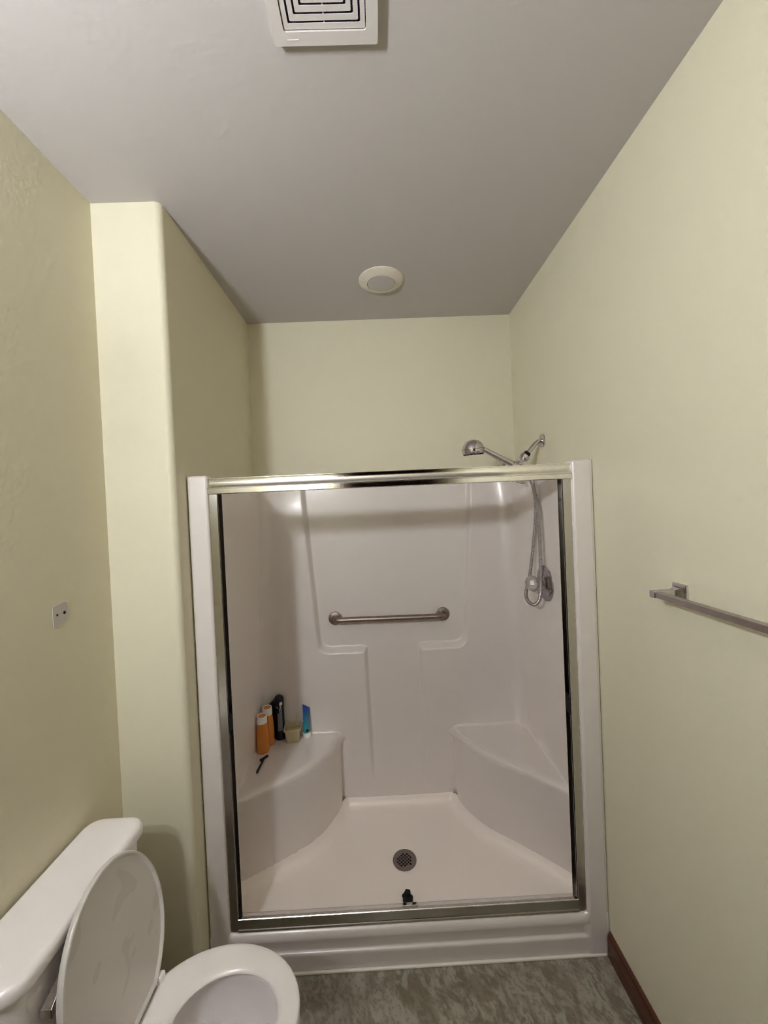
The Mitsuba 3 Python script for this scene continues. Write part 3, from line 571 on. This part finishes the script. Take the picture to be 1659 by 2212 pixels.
# ------------------------------------------------------------------ toilet
K = thing('toilet', 'white toilet with raised lid against the left wall', 'toilet')
TY = 0.975
ang = np.arange(96) / 96 * 2 * np.pi
def ell(xc, a, b, z, xmin=None, pw=1.0):
    c, s = np.cos(ang), np.sin(ang)
    x = xc + a * np.sign(c) * np.abs(c) ** pw
    if xmin is not None: x = np.where(x < xmin + 0.02, xmin + 0.02 * np.exp((x - xmin - 0.02) / 0.02), x)
    return np.c_[x, TY + b * np.sign(s) * np.abs(s) ** pw, np.full(96, z)]
bowl_r = [ell(-0.62, 0.25, 0.105, 0.0), ell(-0.62, 0.25, 0.105, 0.02), ell(-0.62, 0.235, 0.092, 0.05), ell(-0.60, 0.225, 0.088, 0.14), ell(-0.56, 0.235, 0.110, 0.24), ell(-0.52, 0.240, 0.145, 0.33), ell(-0.495, 0.232, 0.168, 0.395), ell(-0.490, 0.228, 0.170, 0.425), ell(-0.490, 0.224, 0.167, 0.434), ell(-0.490, 0.216, 0.160, 0.438),
          ell(-0.470, 0.160, 0.122, 0.438), ell(-0.470, 0.154, 0.116, 0.434), ell(-0.470, 0.152, 0.114, 0.415), ell(-0.470, 0.160, 0.120, 0.395), ell(-0.475, 0.150, 0.112, 0.33), ell(-0.490, 0.115, 0.085, 0.25), ell(-0.51, 0.070, 0.055, 0.205), ell(-0.52, 0.05, 0.04, 0.195)]
deck = rbox(-0.915, -0.63, TY - 0.135, TY + 0.135, 0.345, 0.437, 0.014, 16)
obj('bowl', cat(loft(bowl_r), deck), 'porcelain', K)
obj('water', loft([ell(-0.515, 0.066, 0.051, 0.1965), ell(-0.50, 0.089, 0.066, 0.222)]), 'water_clear', K, label='still water in the bowl')
# seat ring: cross sections from inner to outer edge
def mixr(t, z):
    o, i = ell(-0.484, 0.224, 0.174, z, -0.672), ell(-0.452, 0.134, 0.103, z)
    return np.c_[(i + (o - i) * t)[:, :2], np.full(96, z)]
zt, zb = 0.463, 0.4445
ringp = [(0.5, zb), (0.95, zb), (0.99, zb + 0.003), (1.0, zb + 0.008), (0.985, zt - 0.005), (0.93, zt - 0.001), (0.8, zt), (0.5, zt - 0.0005), (0.22, zt - 0.003), (0.09, zt - 0.006), (0.02, zt - 0.011), (0.0, zb + 0.004), (0.03, zb + 0.001), (0.5, zb)]
obj('seat', loft([mixr(t, z) for t, z in ringp], False, False), 'seat_plastic', K, smooth=50)
for yy in (-0.115, 0.085):
    obj('seat_bumper', rbox(-0.33, -0.305, TY + yy, TY + yy + 0.03, 0.4375, 0.4452, 0.002, 8), 'seat_plastic', K)
# raised lid leaning on the tank
tl = 0.19; lc_ = np.array([-0.7035, TY - 0.005, 0.657]); la, lb = 0.212, 0.175
uu, nn = np.array([-math.sin(tl), 0, math.cos(tl)]), np.array([math.cos(tl), 0, math.sin(tl)])
def lidring(s, d):
    a = la * np.cos(ang); a = np.where(a < -0.19, -0.19 + 0 * a, a)
    return lc_ + (s * a)[:, None] * uu + (s * lb * np.sin(ang))[:, None] * np.array([0, 1.0, 0]) + d * nn
lidp = [(0.3, 0.0), (0.6, 0.0), (0.9, 0.0), (0.935, 0.0008), (0.955, 0.006), (0.965, 0.0075), (0.985, 0.0070), (0.998, 0.004), (1.0, 0.0), (0.995, -0.006), (0.97, -0.010), (0.8, -0.0125), (0.3, -0.014)]
lid_m = loft([lidring(s, d) for s, d in lidp]); 
obj('lid', lid_m, 'lid_plastic', K, smooth=40)
for yy in (-0.105, 0.075):
    obj('hinge', cat(rbox(-0.700, -0.662, TY + yy, TY + yy + 0.03, 0.437, 0.468, 0.004, 10), rbox(-0.676, -0.654, TY + yy + 0.004, TY + yy + 0.026, 0.452, 0.480, 0.004, 10)), 'seat_plastic', K, label='white seat hinge')
def tankring(x0, x1, y0, y1, r, z): 
    q = rounded_rect(x1 - x0, y1 - y0, r, 10); bow = 0.006 * (1 - ((q[:, 1]) / ((y1 - y0) / 2)) ** 2) * (q[:, 0] > 0)
    return np.c_[q[:, 0] + (x0 + x1) / 2 + bow, q[:, 1] + (y0 + y1) / 2, np.full(len(q), z)]
tk = [tankring(-0.905, -0.800, TY - 0.185, TY + 0.185, 0.03, 0.4375), tankring(-0.915, -0.785, TY - 0.198, TY + 0.198, 0.035, 0.46), tankring(-0.922, -0.775, TY - 0.207, TY + 0.207, 0.035, 0.62), tankring(-0.925, -0.772, TY - 0.210, TY + 0.210, 0.035, 0.797)]
obj('tank', loft(tk), 'porcelain', K)
lr = []
for ins, z in ((0.012, 0.7925), (0.003, 0.7935), (0.0, 0.798), (0.0, 0.812), (0.003, 0.820), (0.009, 0.8255), (0.020, 0.8285), (0.05, 0.830)):
    lr.append(tankring(-0.934 + ins, -0.757 - ins, TY - 0.226 + ins, TY + 0.226 - ins, max(0.048 - ins, 0.012), z))
obj('tank_lid', loft(lr), 'porcelain', K, smooth=45)
lev = cat(lathe([(0.013, 0), (0.013, 0.006), (0.010, 0.010), (0.008, 0.014)], (-0.771, TY - 0.085, 0.748), (1, 0, 0), 24),
          tm(m3.Manifold.batch_hull([m3.Manifold.sphere(0.003, 10).translate(p) for p in [(-0.752, TY - 0.078, 0.758), (-0.752, TY - 0.078, 0.738), (-0.758, TY - 0.078, 0.758), (-0.758, TY - 0.078, 0.738), (-0.740, TY - 0.160, 0.716), (-0.740, TY - 0.160, 0.700), (-0.760, TY - 0.160, 0.716), (-0.760, TY - 0.160, 0.700)]])))
obj('flush_lever', lev, 'chrome', K, label='chrome flush lever on the tank front')

# ------------------------------------------------------------------ vanity below the lamp, out of frame: dark wood with a pale top
k = thing('vanity_cabinet', 'dark wood vanity cabinet with pale top under the vanity light', 'cabinet')
obj('body', rbox(XL + 0.001, -0.44, -0.68, 0.42, 0.09, 0.80, 0.004, 8), 'dark_wood', k)
obj('toe_kick', box(XL + 0.001, -0.50, -0.66, 0.40, 0.0, 0.09), 'dark_wood', k, smooth=False)
obj('countertop', rbox(XL + 0.001, -0.42, -0.695, 0.435, 0.80, 0.835, 0.006, 10), 'cream_plastic', k, label='pale countertop')
for y0 in (-0.670, -0.308, 0.054):
    d = obj('door', rbox(-0.44, -0.422, y0, y0 + 0.355, 0.12, 0.77, 0.004, 8), 'dark_wood', k)
    obj('knob', lathe([(0.006, 0), (0.006, 0.012), (0.014, 0.016), (0.014, 0.024), (0, 0.027)], (-0.422, y0 + 0.05, 0.66), (1, 0, 0), 20), 'nickel', d)

# ------------------------------------------------------------------ the vanity light on the left wall, out of frame: it lights the room
k = thing('vanity_light', 'vanity light with two frosted globes high on the left wall', 'wall light')
obj('back_plate', rbox(XL + 0.0005, XL + 0.020, LAMP_Y - 0.20, LAMP_Y + 0.20, LAMP_Z - 0.055, LAMP_Z + 0.055, 0.006, 12), 'nickel', k)
for dy in (-0.105, 0.105):
    gc = (XL + 0.076, LAMP_Y + dy, LAMP_Z)
    al = np.radians(np.linspace(56, 4, 14))
    cup = [(0.0525 * math.sin(x_), -0.0525 * math.cos(x_)) for x_ in al] + [(0.0560 * math.sin(x_), -0.0560 * math.cos(x_)) for x_ in al[::-1]] + [(0.0525 * math.sin(al[0]), -0.0525 * math.cos(al[0]))]
    obj('cup', lathe(cup, gc, (0, 0, 1), 32), 'nickel', k)
    obj('arm', tube(spline([(XL + 0.018, gc[1], LAMP_Z - 0.03), (XL + 0.05, gc[1], LAMP_Z - 0.075), (XL + 0.072, gc[1], LAMP_Z - 0.078), (XL + 0.076, gc[1], LAMP_Z - 0.054)], 20), 0.008, 12), 'nickel', k)
    sp = trimesh.creation.icosphere(subdivisions=3, radius=0.050); sp.apply_translation((XL + 0.076, LAMP_Y + dy, LAMP_Z))
    obj('globe', sp, 'white_plastic', k, smooth=True, emitter={'type': 'area', 'radiance': rgb(*LAMP)}, label='glowing frosted globe')
